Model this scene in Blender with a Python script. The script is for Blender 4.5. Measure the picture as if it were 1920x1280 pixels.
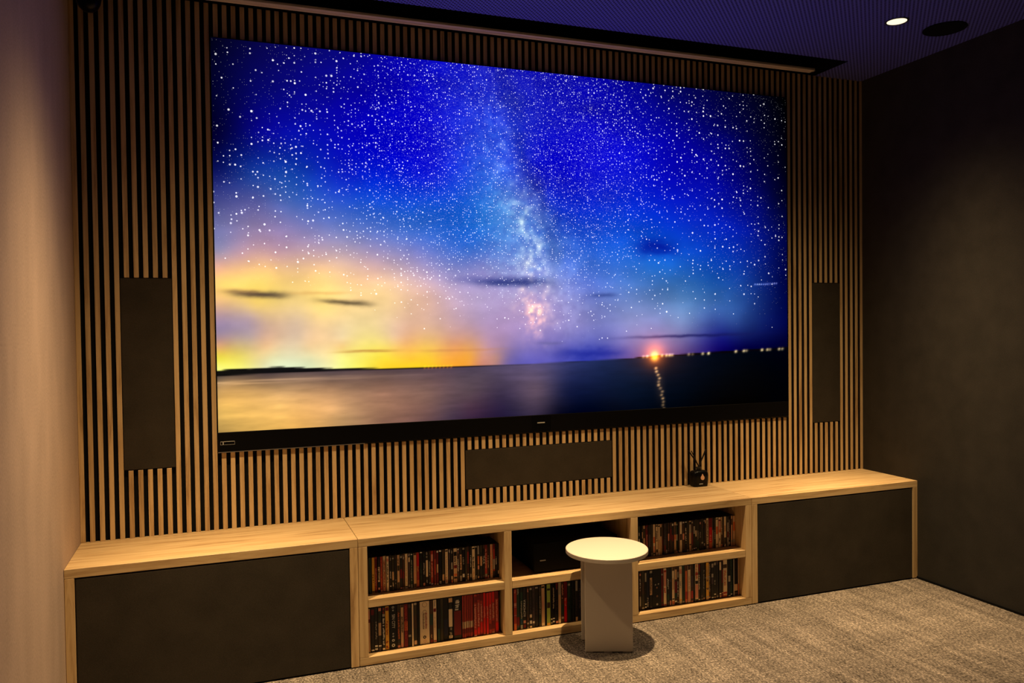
import bpy, bmesh, math, random
import numpy as np
from mathutils import Matrix, Vector

for _o in list(bpy.data.objects):
    bpy.data.objects.remove(_o)
sc = bpy.context.scene
COL = sc.collection

# ------------------------------------------------------------------ measures
W, H = 4.0, 2.7345            # room width, ceiling height
TOP = 0.5207                  # top of the low cabinet run
DEP = 0.3794                  # its depth in front of the slats
SEAM1, SEAM2 = 1.0445, 2.9436
TX0, TX1, TZ0, TZ1 = 0.523, 3.4697, 0.8488, 2.593
PZ0 = 0.935                   # bottom of the lit picture
YB = -5.6                     # wall behind the photographer

# ------------------------------------------------------------------ camera
CAMP = np.array([0.5280, -3.5875, 1.3743])
yaw, pit, rol, FPX = 0.3546, -0.0211, -0.0127, 1495.4
fw = np.array([math.sin(yaw)*math.cos(pit), math.cos(yaw)*math.cos(pit), math.sin(pit)])
r0 = np.array([math.cos(yaw), -math.sin(yaw), 0.0])
u0 = np.cross(r0, fw)
rt = math.cos(rol)*r0 + math.sin(rol)*u0
up = -math.sin(rol)*r0 + math.cos(rol)*u0
cd = bpy.data.cameras.new('camera')
cam = bpy.data.objects.new('camera', cd)
COL.objects.link(cam)
cd.sensor_width = 36.0
cd.lens = FPX/1920*36.0
cd.clip_start = 0.02
cam.matrix_world = Matrix(((rt[0], up[0], -fw[0], CAMP[0]), (rt[1], up[1], -fw[1], CAMP[1]),
                           (rt[2], up[2], -fw[2], CAMP[2]), (0, 0, 0, 1)))
sc.camera = cam

def at(px, py, y):
    """point of a vertical plane y = const that was measured at pixel (px, py) of the photograph"""
    v = fw + (px-960)/FPX*rt - (py-640)/FPX*up
    return CAMP + v*(y-CAMP[1])/v[1]

# ------------------------------------------------------------------ world, exposure
wd = bpy.data.worlds.new('world')
sc.world = wd
wd.use_nodes = True
wd.node_tree.nodes['Background'].inputs[0].default_value = (0, 0, 0, 1)
wd.node_tree.nodes['Background'].inputs[1].default_value = 0.0
vs = sc.view_settings
sc.display_settings.display_device = 'sRGB'
vs.view_transform = 'Standard'
vs.look = 'None'
vs.gamma = 1.0
vs.exposure = 0.0
vs.use_curve_mapping = False

LAMP_COL = (1.0, 0.68, 0.33)
LAMP_W = 625.0
LAMPS = [(0.55, -0.765), (1.975, -0.805), (3.464, -0.765)]
SCREEN_GAIN = 1.0
BEAM_SIGMA = 19.7          # degrees

# ------------------------------------------------------------------ helpers
def lin(c):
    o = []
    for v in c[:3]:
        v /= 255.0
        o.append(v/12.92 if v <= 0.04045 else ((v+0.055)/1.055)**2.4)
    return tuple(o)+(1.0,)

class MB:
    """collects shapes; build() links them as one mesh object"""
    def __init__(s):
        s.bm = bmesh.new()
    def box(s, x0, x1, y0, y1, z0, z1, bevel=0.0, seg=1):
        m = Matrix.Translation(((x0+x1)/2, (y0+y1)/2, (z0+z1)/2)) @ Matrix.Diagonal((abs(x1-x0), abs(y1-y0), abs(z1-z0), 1))
        r = bmesh.ops.create_cube(s.bm, size=1.0, matrix=m)
        if bevel:
            es = list({e for v in r['verts'] for e in v.link_edges})
            bmesh.ops.bevel(s.bm, geom=es, offset=bevel, segments=seg, profile=0.5, affect='EDGES')
        return s
    def lathe(s, prof, n=48, c=(0, 0, 0), cap=True):
        rings = []
        for r, z in prof:
            rings.append([s.bm.verts.new((c[0]+r*math.cos(2*math.pi*i/n), c[1]+r*math.sin(2*math.pi*i/n), c[2]+z)) for i in range(n)])
        for a, b in zip(rings, rings[1:]):
            for i in range(n):
                s.bm.faces.new((a[i], a[(i+1) % n], b[(i+1) % n], b[i]))
        if cap:
            if prof[0][0] > 1e-6: s.bm.faces.new(rings[0][::-1])
            if prof[-1][0] > 1e-6: s.bm.faces.new(rings[-1])
        return s
    def tube(s, a, b, r, n=8):
        a, b = Vector(a), Vector(b)
        d = (b-a)
        q = d.to_track_quat('Z', 'Y').to_matrix().to_4x4()
        bmesh.ops.create_cone(s.bm, cap_ends=True, segments=n, radius1=r, radius2=r, depth=d.length,
                              matrix=Matrix.Translation((a+b)/2) @ q)
        return s
    def build(s, name, mat, parent=None, smooth=False, angle=None):
        me = bpy.data.meshes.new(name)
        bmesh.ops.recalc_face_normals(s.bm, faces=s.bm.faces)
        s.bm.to_mesh(me)
        s.bm.free()
        if smooth:
            for p in me.polygons: p.use_smooth = True
            if angle: me.set_sharp_from_angle(angle=math.radians(angle))
        return link(name, me, mat, parent)

def link(name, me, mat, parent=None):
    o = bpy.data.objects.new(name, me)
    COL.objects.link(o)
    if mat and not me.materials: me.materials.append(mat)
    if parent:
        o.parent = parent
        bpy.context.view_layer.update()
        o.matrix_parent_inverse = parent.matrix_world.inverted()
    return o

def thing(name, label, cat, loc=(0, 0, 0), group=None):
    o = bpy.data.objects.new(name, None)
    o.empty_display_size = 0.05
    o.location = loc
    COL.objects.link(o)
    bpy.context.view_layer.update()
    return tag(o, label, cat, group)

def tag(o, label, cat, group=None):
    o['label'] = label
    o['category'] = cat
    if group: o['group'] = group
    return o

def struct(o, label, cat):
    o['kind'] = 'structure'
    return tag(o, label, cat)

# ------------------------------------------------------------------ materials
def mat(name, color=(0.5, 0.5, 0.5, 1), rough=0.6, spec=0.5, metal=0.0):
    m = bpy.data.materials.new(name)
    m.use_nodes = True
    b = m.node_tree.nodes['Principled BSDF']
    b.inputs['Base Color'].default_value = color
    b.inputs['Roughness'].default_value = rough
    b.inputs['Specular IOR Level'].default_value = spec
    b.inputs['Metallic'].default_value = metal
    return m, m.node_tree.nodes, m.node_tree.links, b

def node(ns, t, **k):
    n = ns.new(t)
    for a, v in k.items():
        setattr(n, a, v)
    return n

def ramp(ns, stops):
    r = ns.new('ShaderNodeValToRGB')
    e = r.color_ramp.elements
    while len(e) < len(stops): e.new(0.5)
    for i, (p, c) in enumerate(stops):
        e[i].position = p
        e[i].color = c
    return r

def wood(name, axis):
    m, ns, ls, b = mat(name, rough=0.45, spec=0.35)
    tc = ns.new('ShaderNodeTexCoord')
    oi = ns.new('ShaderNodeObjectInfo')
    geo = ns.new('ShaderNodeNewGeometry')
    add = node(ns, 'ShaderNodeVectorMath', operation='MULTIPLY_ADD')
    comb = ns.new('ShaderNodeCombineXYZ')
    for i in range(3): ls.new(oi.outputs['Random'], comb.inputs[i])
    add.inputs[1].default_value = (3.7, 3.7, 3.7)
    ls.new(comb.outputs[0], add.inputs[0])
    ls.new(geo.outputs['Position'], add.inputs[2])
    mp = ns.new('ShaderNodeMapping')
    s = [38.0, 38.0, 38.0]
    s[axis] = 2.2
    mp.inputs['Scale'].default_value = s
    ls.new(add.outputs[0], mp.inputs[0])
    n1 = ns.new('ShaderNodeTexNoise')
    n1.inputs['Scale'].default_value = 1.0
    n1.inputs['Detail'].default_value = 8.0
    n1.inputs['Roughness'].default_value = 0.62
    n1.inputs['Distortion'].default_value = 0.9
    ls.new(mp.outputs[0], n1.inputs[0])
    rp = ramp(ns, [(0.28, (0.30, 0.175, 0.075, 1)), (0.42, (0.52, 0.345, 0.165, 1)), (0.54, (0.64, 0.455, 0.235, 1)), (0.66, (0.66, 0.475, 0.25, 1)), (0.8, (0.50, 0.32, 0.15, 1))])
    ls.new(n1.outputs['Fac'], rp.inputs[0])
    hv = ns.new('ShaderNodeHueSaturation')
    mr = ns.new('ShaderNodeMapRange')
    mr.inputs['To Min'].default_value = 0.88
    mr.inputs['To Max'].default_value = 1.08
    ls.new(oi.outputs['Random'], mr.inputs[0])
    ls.new(mr.outputs[0], hv.inputs['Value'])
    ls.new(rp.outputs[0], hv.inputs['Color'])
    ls.new(hv.outputs[0], b.inputs['Base Color'])
    bp = ns.new('ShaderNodeBump')
    bp.inputs['Strength'].default_value = 0.12
    bp.inputs['Distance'].default_value = 0.002
    ls.new(n1.outputs['Fac'], bp.inputs['Height'])
    ls.new(bp.outputs[0], b.inputs['Normal'])
    return m

def fabric(name, c0, c1, scale=420, stretch=(1, 1, 1), bump=0.25, rough=0.95):
    m, ns, ls, b = mat(name, rough=rough, spec=0.1)
    tc = ns.new('ShaderNodeNewGeometry')
    mp = ns.new('ShaderNodeMapping')
    mp.inputs['Scale'].default_value = stretch
    ls.new(tc.outputs['Position'], mp.inputs[0])
    n1 = ns.new('ShaderNodeTexNoise')
    n1.inputs['Scale'].default_value = scale
    n1.inputs['Detail'].default_value = 3
    n2 = ns.new('ShaderNodeTexNoise')
    n2.inputs['Scale'].default_value = 9
    n2.inputs['Detail'].default_value = 4
    ls.new(mp.outputs[0], n1.inputs[0])
    ls.new(mp.outputs[0], n2.inputs[0])
    mx = node(ns, 'ShaderNodeMath', operation='MULTIPLY_ADD')
    mx.inputs[1].default_value = 0.35
    ls.new(n2.outputs['Fac'], mx.inputs[0])
    mul = node(ns, 'ShaderNodeMath', operation='MULTIPLY')
    mul.inputs[1].default_value = 0.65
    ls.new(n1.outputs['Fac'], mul.inputs[0])
    ls.new(mul.outputs[0], mx.inputs[2])
    rp = ramp(ns, [(0.36, c0), (0.64, c1)])
    ls.new(mx.outputs[0], rp.inputs[0])
    ls.new(rp.outputs[0], b.inputs['Base Color'])
    bp = ns.new('ShaderNodeBump')
    bp.inputs['Strength'].default_value = bump
    bp.inputs['Distance'].default_value = 0.002
    ls.new(n1.outputs['Fac'], bp.inputs['Height'])
    ls.new(bp.outputs[0], b.inputs['Normal'])
    return m

def carpet():
    m, ns, ls, b = mat('carpet', rough=1.0, spec=0.05)
    g = ns.new('ShaderNodeNewGeometry')
    def noise(scale, st, detail=2):
        mp = ns.new('ShaderNodeMapping')
        mp.inputs['Scale'].default_value = st
        ls.new(g.outputs['Position'], mp.inputs[0])
        n = ns.new('ShaderNodeTexNoise')
        n.inputs['Scale'].default_value = scale
        n.inputs['Detail'].default_value = detail
        n.inputs['Roughness'].default_value = 0.7
        ls.new(mp.outputs[0], n.inputs[0])
        return n
    a = noise(150, (1.0, 0.55, 1), 3)
    s = noise(26, (1.0, 0.07, 1), 3)
    big = noise(7, (0.5, 1.4, 1), 4)
    def mad(x, k, y=None):
        n = node(ns, 'ShaderNodeMath', operation='MULTIPLY_ADD')
        ls.new(x, n.inputs[0])
        n.inputs[1].default_value = k
        if y is None: n.inputs[2].default_value = 0
        else: ls.new(y, n.inputs[2])
        return n.outputs[0]
    v = mad(a.outputs['Fac'], 0.66, mad(s.outputs['Fac'], 0.22, mad(big.outputs['Fac'], 0.12)))
    rp = ramp(ns, [(0.38, (0.034, 0.028, 0.024, 1)), (0.475, (0.125, 0.106, 0.092, 1)), (0.545, (0.215, 0.183, 0.158, 1)), (0.64, (0.46, 0.39, 0.335, 1))])
    ls.new(v, rp.inputs[0])
    ls.new(rp.outputs[0], b.inputs['Base Color'])
    bp = ns.new('ShaderNodeBump')
    bp.inputs['Strength'].default_value = 0.6
    bp.inputs['Distance'].default_value = 0.006
    ls.new(a.outputs['Fac'], bp.inputs['Height'])
    ls.new(bp.outputs[0], b.inputs['Normal'])
    return m

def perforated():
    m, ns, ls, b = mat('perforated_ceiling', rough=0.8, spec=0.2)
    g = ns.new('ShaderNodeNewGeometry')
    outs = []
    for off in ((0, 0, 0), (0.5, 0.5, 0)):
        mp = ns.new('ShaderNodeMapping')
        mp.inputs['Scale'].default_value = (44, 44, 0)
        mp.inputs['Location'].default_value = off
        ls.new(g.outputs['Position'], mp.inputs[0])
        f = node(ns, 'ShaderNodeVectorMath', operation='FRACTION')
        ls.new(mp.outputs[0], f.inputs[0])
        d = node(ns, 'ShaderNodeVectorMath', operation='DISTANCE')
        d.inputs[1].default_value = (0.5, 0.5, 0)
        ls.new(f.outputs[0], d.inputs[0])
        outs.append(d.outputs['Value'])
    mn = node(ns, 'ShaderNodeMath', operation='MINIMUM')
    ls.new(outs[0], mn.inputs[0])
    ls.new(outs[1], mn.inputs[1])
    rp = ramp(ns, [(0.19, (0.008, 0.008, 0.012, 1)), (0.24, (0.13, 0.14, 0.58, 1))])  # blue spill of the television's light is tinted into the whole ceiling colour
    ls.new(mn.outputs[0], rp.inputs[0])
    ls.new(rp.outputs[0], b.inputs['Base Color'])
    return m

WOODX = wood('oak_grain_horizontal', 0)
WOODZ = wood('oak_grain_vertical', 2)
FELT = fabric('black_felt', (0.004, 0.004, 0.004, 1), (0.009, 0.009, 0.009, 1))
DARKFAB = fabric('dark_brown_fabric', (0.030, 0.025, 0.019, 1), (0.052, 0.043, 0.032, 1), 520)
WALLR = fabric('dark_wall_fabric', (0.028, 0.0255, 0.021, 1), (0.047, 0.042, 0.034, 1), 380)
WALLL = fabric('beige_wall_fabric', (0.44, 0.335, 0.27, 1), (0.60, 0.455, 0.37, 1), 330, (1, 1, 0.35), 0.15)
CARPET = carpet()
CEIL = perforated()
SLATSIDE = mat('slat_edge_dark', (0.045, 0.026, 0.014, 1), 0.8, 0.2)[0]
SLOT = mat('slot_black', (0.006, 0.006, 0.006, 1), 0.8, 0.1)[0]
TVBLACK = mat('tv_black', (0.004, 0.004, 0.0045, 1), 0.3, 0.25)[0]
BLACKPL = mat('black_plastic', (0.012, 0.012, 0.013, 1), 0.45, 0.4)[0]
GLOSSBLK = mat('gloss_black_glass', (0.003, 0.003, 0.0035, 1), 0.3, 0.15)[0]
DKMETAL = mat('dark_metal', (0.03, 0.03, 0.03, 1), 0.4, 0.5)[0]
ALU = mat('brushed_aluminium', (0.62, 0.58, 0.55, 1), 0.38, 0.5, 0.85)[0]
BARPAINT = mat('pale_bar_paint', (0.80, 0.70, 0.60, 1), 0.5, 0.4)[0]
LIGHTPL = mat('light_grey_print', (0.45, 0.45, 0.43, 1), 0.5)[0]
CREAM = mat('cream_lacquer', (0.54, 0.485, 0.42, 1), 0.5, 0.35)[0]
GOLD = mat('copper_print', (0.72, 0.42, 0.26, 1), 0.5, 0.4)[0]
REED = mat('black_reed', (0.012, 0.010, 0.009, 1), 0.8, 0.2)[0]

def lampmat():
    m = bpy.data.materials.new('lamp_lens')
    m.use_nodes = True
    ns, ls = m.node_tree.nodes, m.node_tree.links
    b = ns['Principled BSDF']
    b.inputs['Base Color'].default_value = (0.8, 0.8, 0.8, 1)
    b.inputs['Emission Color'].default_value = (1.0, 0.86, 0.60, 1)
    b.inputs['Emission Strength'].default_value = 1.25
    return m
LENS = lampmat()

def attrmat():
    m, ns, ls, b = mat('printed_card', rough=0.5, spec=0.3)
    a = ns.new('ShaderNodeAttribute')
    a.attribute_name = 'print'
    ls.new(a.outputs['Color'], b.inputs['Base Color'])
    return m
PRINT = attrmat()

# ------------------------------------------------------------------ room shell
struct(MB().box(0, W, YB, 0.05, -0.06, 0).build('floor', CARPET), 'brown flecked tweed carpet covering the whole floor', 'floor')
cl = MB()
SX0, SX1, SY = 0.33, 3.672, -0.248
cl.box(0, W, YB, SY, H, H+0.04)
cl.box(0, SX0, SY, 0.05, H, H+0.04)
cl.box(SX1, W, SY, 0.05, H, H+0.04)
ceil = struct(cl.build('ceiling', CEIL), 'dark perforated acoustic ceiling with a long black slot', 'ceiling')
sl = MB()
sl.box(SX0-0.02, SX0, SY-0.02, 0.05, H+0.04, H+0.30).box(SX1, SX1+0.02, SY-0.02, 0.05, H+0.04, H+0.30)
sl.box(SX0-0.02, SX1+0.02, SY-0.02, SY, H+0.04, H+0.30).box(SX0-0.02, SX1+0.02, SY-0.02, 0.05, H+0.30, H+0.32)
sl.box(SX0, SX0+0.004, SY+0.004, 0.011, H+0.0006, H+0.30).box(SX1-0.004, SX1, SY+0.004, 0.011, H+0.0006, H+0.30).box(SX0, SX1, SY, SY+0.004, H+0.0006, H+0.30)
sl.build('slot_lining', SLOT, ceil)
struct(MB().box(-0.06, 0, YB, 0.05, 0, H).build('wall_left', WALLL), 'beige textured side wall left of the slatted wall', 'wall')
struct(MB().box(W, W+0.06, YB, 0.05, 0, H).build('wall_right', WALLR), 'dark brown fabric side wall on the right', 'wall')
struct(MB().box(0, W, YB-0.06, YB, 0, H).build('wall_front', WALLR), 'dark brown wall at the far end behind the viewer', 'wall')
struct(MB().box(W-0.008, W, YB, -DEP, 0, 0.012).build('baseboard_right', SLOT), 'thin black base strip along the right wall', 'baseboard')
FY = 0.012      # face of the felt behind the slats
wall = struct(MB().box(0, W, FY, 0.06, 0, H+0.30).build('wall_back', FELT), 'black felt wall showing between the upright oak slats', 'wall')

trim = bpy.data.objects.new('trim_1', None)
COL.objects.link(trim)
struct(trim, 'upright oak slats covering the black felt wall around the television', 'wall slats')

# slats: position of slat i, fitted to measured slats
_i = np.array([0, 14, 28, 45, 56, 68, 98, 104, 113], float)
_x = np.array([0.0096, 0.5085, 1.0098, 1.6035, 1.9845, 2.3975, 3.4542, 3.667, 3.9905])
_c = np.polyfit(_i, _x, 3)
SW = 0.0187
SPK = {'left': (5, 9, 0.1633, 0.3588, 0.7985, 1.5845), 'right': (104, 108, 3.6415, 3.8370, 0.8035, 1.5860), 'centre': (46, 67, 1.6138, 2.3865, 0.5985, 0.7860)}
slat_mesh = {}
def slat(xc, z0, z1):
    L = round(z1-z0, 4)
    if L not in slat_mesh:
        b = MB()
        b.box(-SW/2, SW/2, 0, FY, -L/2, L/2, 0.0009)
        me = bpy.data.meshes.new('slat')
        bmesh.ops.recalc_face_normals(b.bm, faces=b.bm.faces)
        b.bm.to_mesh(me)
        b.bm.free()
        me.materials.append(WOODZ)
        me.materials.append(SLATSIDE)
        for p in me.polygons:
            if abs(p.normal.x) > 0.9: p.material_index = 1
        slat_mesh[L] = me
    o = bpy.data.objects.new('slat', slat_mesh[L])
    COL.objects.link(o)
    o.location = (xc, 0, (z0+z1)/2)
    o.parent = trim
for i in range(114):
    xc = float(np.polyval(_c, i))
    xc = min(max(xc, SW/2+0.0005), W-SW/2-0.0005)
    cuts = []
    if 15 <= i <= 98: cuts.append((TZ0-0.002, TZ1+0.002))
    for a, b_, x0, x1, z0, z1 in SPK.values():
        if a <= i <= b_: cuts.append((z0-0.001, z1+0.001))
    z = TOP
    for c0, c1 in sorted(cuts):
        slat(xc, z, c0)
        z = c1
    slat(xc, z, H-0.001)
SLX = [float(np.polyval(_c, i)) for i in range(114)]

# ------------------------------------------------------------------ cabinets
BT = 0.0335       # board
YF = -DEP         # front plane
YK = 0.0115
def board(parent, name, x0, x1, y0, y1, z0, z1, m, bev=0.0012):
    return MB().box(x0, x1, y0, y1, z0, z1, bev).build(name, m, parent)

def low_cabinet(x0, x1, label):
    t = thing('low_cabinet', label, 'cabinet', ((x0+x1)/2, YF/2, 0))
    e = 0.0010
    board(t, 'top_panel', x0+e, x1-e, YF, YK, TOP-BT, TOP, WOODX)
    for a in (x0+e, x1-BT):
        board(t, 'side_panel', a, a+BT-e, YF, -0.002, 0.004, TOP-BT-0.0004, WOODZ)
    board(t, 'back_panel', x0+BT+0.001, x1-BT-0.001, -0.014, -0.004, 0.004, TOP-BT-0.0004, SLOT)
    d = MB()
    d.box(x0+BT+0.003, x1-BT-0.003, YF+0.001, YF+0.022, 0.006, TOP-BT-0.005, 0.0022, 2)
    d.build('door', DARKFAB, t, smooth=False)
    board(t, 'plinth', x0+0.01, x1-0.01, YF+0.012, -0.02, 0.0, 0.0038, SLOT, 0)
    return t
low_cabinet(0.0, SEAM1, 'oak low cabinet with dark fabric door beside the beige wall')
low_cabinet(SEAM2, W, 'oak low cabinet with dark fabric door beside the dark right wall')

MID = thing('media_shelf_unit', 'open oak media shelf unit between the two closed cabinets', 'shelf unit', ((SEAM1+SEAM2)/2, YF/2, 0))
e = 0.0010
D1 = (1.668, 1.7021)
D2 = (2.2830, 2.3184)
Z1A, Z1B = 0.237, 0.2705       # middle shelf
ZB = 0.0370                    # top of the bottom board
board(MID, 'top_panel', SEAM1+e, SEAM2-e, YF, YK, TOP-BT, TOP, WOODX)
board(MID, 'bottom_panel', SEAM1+e, SEAM2-e, YF, -0.002, 0.004, ZB, WOODX)
board(MID, 'side_panel', SEAM1+e, SEAM1+0.0370, YF, -0.002, ZB+0.0004, TOP-BT-0.0004, WOODZ)
board(MID, 'side_panel', SEAM2-0.0356, SEAM2-e, YF, -0.002, ZB+0.0004, TOP-BT-0.0004, WOODZ)
for a, b_ in (D1, D2):
    board(MID, 'divider', a, b_, YF, -0.016, ZB+0.0004, TOP-BT-0.0004, WOODZ)
BAYS = [(SEAM1+0.0375, D1[0]), (D1[1], D2[0]), (D2[1], SEAM2-0.0361)]
for a, b_ in BAYS:
    board(MID, 'shelf', a+0.0004, b_-0.0004, YF+0.001, -0.016, Z1A, Z1B, WOODX)
board(MID, 'back_panel', SEAM1+0.038, SEAM2-0.037, -0.014, -0.004, ZB+0.0004, TOP-BT-0.0004, SLOT)
board(MID, 'plinth', SEAM1+0.004, SEAM2-0.004, YF+0.012, -0.02, 0.0, 0.0038, SLOT, 0)

# ------------------------------------------------------------------ television
TV = thing('television', 'wall-filling black television showing a starry sunset over water', 'television', ((TX0+TX1)/2, 0, TZ0))
MB().box(TX0+0.001, TX1-0.001, 0.0035, 0.0095, TZ0, TZ1, 0.001).build('housing', TVBLACK, TV)
bz = MB()
bz.box(TX0+0.001, TX0+0.004, -0.0035, 0.0034, PZ0, TZ1).box(TX1-0.004, TX1-0.001, -0.0035, 0.0034, PZ0, TZ1)
bz.box(TX0+0.001, TX1-0.001, -0.0035, 0.0034, TZ1-0.003, TZ1)
bz.build('bezel', TVBLACK, TV)
MB().box(TX0+0.001, TX1-0.001, -0.004, 0.0034, TZ0+0.003, PZ0-0.0005, 0.001).build('lower_bezel', TVBLACK, TV)
MB().box(TX0+0.002, TX0+0.62, -0.0046, 0.002, TZ0, TZ0+0.0026).build('trim_strip', ALU, TV)
lp = MB().box(1.946, 2.049, -0.0075, -0.0042, TZ0+0.004, PZ0-0.001, 0.001).build('logo_plate', GLOSSBLK, TV)
MB().box(1.977, 2.016, -0.0080, -0.0074, 0.8950, 0.8998).build('logo', LIGHTPL, lp)
st = MB()
sx0, sx1, sz0, sz1 = 0.5345, 0.592, 0.8815, 0.8965
st.box(sx0, sx1, -0.0046, -0.0041, sz1-0.0022, sz1).box(sx0, sx1, -0.0046, -0.0041, sz0, sz0+0.0008)
st.box(sx0, sx0+0.0008, -0.0046, -0.0041, sz0, sz1).box(sx0+0.009, sx0+0.013, -0.0046, -0.0041, sz0, sz1)
st.box(sx1-0.0008, sx1, -0.0046, -0.0041, sz0, sz1)
st.build('sticker', LIGHTPL, TV)

def srgb2lin(a):
    a = np.clip(a, 0, 255)/255.0
    return np.where(a <= 0.04045, a/12.92, ((a+0.055)/1.055)**2.4)

SKY = """400 90 2 2 30;430 150 4 4 70;410 210 2 2 48;500 120 8 6 95;500 200 6 6 125;640 130 8 6 140;800 150 8 6 190;950 160 16 22 190;1100 175 6 4 175;1250 190 4 4 120;1350 200 2 2 66;1460 210 1 1 10;
410 270 3 3 55;500 250 8 8 150;640 250 6 5 178;800 250 8 6 205;930 250 30 60 205;1050 250 8 8 200;1200 260 6 6 188;1350 280 2 2 115;1450 300 1 1 32;
410 320 12 20 95;470 330 28 60 150;540 325 20 66 170;650 330 10 30 190;800 330 8 22 205;940 320 40 80 208;1010 320 6 10 185;1100 340 10 16 200;1250 340 5 10 190;1380 350 2 4 125;1460 370 1 2 45;
410 365 60 66 140;480 370 78 86 160;560 370 50 90 180;680 370 18 70 205;800 380 14 76 210;
410 420 108 108 160;470 425 138 122 165;540 420 128 122 180;640 415 86 112 195;760 410 36 96 208;900 400 30 106 213;975 390 80 118 205;1050 400 12 50 200;1150 420 10 66 214;1300 430 8 50 205;1400 420 4 20 150;1465 430 1 5 70;
410 470 140 130 158;450 478 188 148 152;520 480 194 152 148;600 480 200 164 162;700 470 160 146 190;780 470 118 126 200;880 460 44 104 214;960 470 92 130 218;1100 490 56 106 214;1230 500 30 102 200;1350 500 10 66 175;1460 520 1 9 80;
410 503 226 170 138;500 508 250 200 126;600 510 250 202 140;700 510 226 182 164;800 510 176 156 194;900 500 126 130 200;1000 520 140 146 210;1100 530 92 118 210;1230 530 62 116 196;1330 530 28 86 172;
415 530 250 205 112;500 535 255 215 112;600 545 253 215 126;720 550 250 210 150;800 560 226 182 165;900 560 176 156 196;1000 565 175 152 200;1100 565 118 128 206;1230 565 95 126 186;1330 570 60 100 165;1460 570 2 12 82;
410 565 236 186 130;480 572 250 210 120;600 580 252 215 132;740 590 246 206 160;
410 595 182 150 164;470 595 196 166 160;560 600 216 186 150;640 600 242 210 150;800 610 232 186 156;900 610 182 150 180;1000 620 160 138 196;1090 610 140 136 205;1180 605 142 146 205;1280 600 112 134 186;1370 600 48 78 150;1460 605 3 10 80;
410 625 170 145 165;470 630 196 170 164;560 630 226 196 164;640 635 246 216 160;740 630 242 200 156;850 630 216 162 140;940 635 172 138 176;
410 650 240 182 120;500 650 250 205 150;580 650 250 215 160;640 650 250 210 132;760 645 246 186 112;850 645 232 162 112;920 650 190 145 164;1020 655 112 102 180;1120 645 88 92 180;1230 640 130 116 180;1350 632 24 28 122;1465 630 2 4 58;
410 670 255 235 80;450 670 255 235 110;510 672 242 236 180;580 672 236 232 180;640 668 255 245 140;720 668 255 226 70;800 668 255 205 60;880 668 242 166 70;930 672 186 136 130;
410 687 255 250 120;500 688 242 240 190;620 686 250 245 170;720 684 255 215 50;830 682 250 176 50;900 680 210 140 110;950 680 126 106 164;1020 678 92 86 176;1100 671 52 60 168;1230 656 112 92 150;1400 645 5 6 70"""
SEA = """409 709 104 86 70;500 710 112 88 72;620 706 112 88 80;760 700 98 76 78;880 694 84 70 88;1000 690 90 78 112;1100 690 32 42 86;1180 690 12 26 56;1250 690 5 14 32;1400 680 2 4 10;
415 724 180 140 90;500 722 158 122 84;620 720 146 110 86;720 716 124 92 80;820 710 106 80 84;900 706 88 72 88;
420 742 216 166 92;520 742 220 170 106;620 740 202 152 106;720 740 166 120 96;800 740 130 96 86;880 740 86 66 76;940 736 60 48 72;1005 728 92 74 92;1060 730 24 28 62;1180 725 8 20 44;1280 730 2 8 20;1450 730 1 1 3;
420 768 236 186 96;520 766 246 190 106;620 766 226 170 110;720 766 160 116 90;800 766 120 86 80;880 765 72 48 66;940 760 44 33 60;1005 760 70 56 76;1060 760 12 14 38;1180 755 4 11 28;
420 802 192 152 80;480 800 226 176 90;560 795 226 170 90;640 790 190 146 96;720 788 140 100 80;850 780 70 52 70;960 772 40 32 58;1050 770 10 10 30;1150 765 3 7 22;1300 760 1 2 6;1450 755 1 1 2"""
def parse(s):
    a = np.array([[float(v) for v in r.split()] for r in s.replace('\n', '').split(';') if r.strip()])
    P = np.array([at(p[0], p[1], 0)[[0, 2]] for p in a])
    return P, a[:, 2:]
def tps(P, V, Q, lam=2e-5):
    k = lambda d: np.where(d > 1e-12, d*d*np.log(d+1e-12), 0.0)
    n = len(P)
    A = np.zeros((n+3, n+3))
    A[:n, :n] = k(np.linalg.norm(P[:, None]-P[None], axis=2))+lam*np.eye(n)
    A[:n, n] = 1; A[n, :n] = 1
    A[:n, n+1:] = P; A[n+1:, :n] = P.T
    B = np.zeros((n+3, V.shape[1])); B[:n] = V
    c = np.linalg.solve(A, B)
    out = np.zeros((len(Q), V.shape[1]))
    for i in range(0, len(Q), 20000):
        q = Q[i:i+20000]
        out[i:i+20000] = k(np.linalg.norm(q[:, None]-P[None], axis=2)) @ c[:n]+c[n]+q @ c[n+1:]
    return out
def vnoise(x, y, seed):
    rs = np.random.RandomState(seed)
    g = rs.rand(256, 256)
    xi, yi = np.floor(x).astype(int), np.floor(y).astype(int)
    fx, fy = x-xi, y-yi
    fx, fy = fx*fx*(3-2*fx), fy*fy*(3-2*fy)
    G = lambda a, b: g[a % 256, b % 256]
    return (G(xi, yi)*(1-fx)+G(xi+1, yi)*fx)*(1-fy)+(G(xi, yi+1)*(1-fx)+G(xi+1, yi+1)*fx)*fy
def fbm(x, y, seed, o=4):
    s, a, t = 0, 0.5, 0
    for k in range(o):
        s = s+a*vnoise(x*2**k, y*2**k, seed+k); t += a; a *= 0.55
    return s/t

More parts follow.
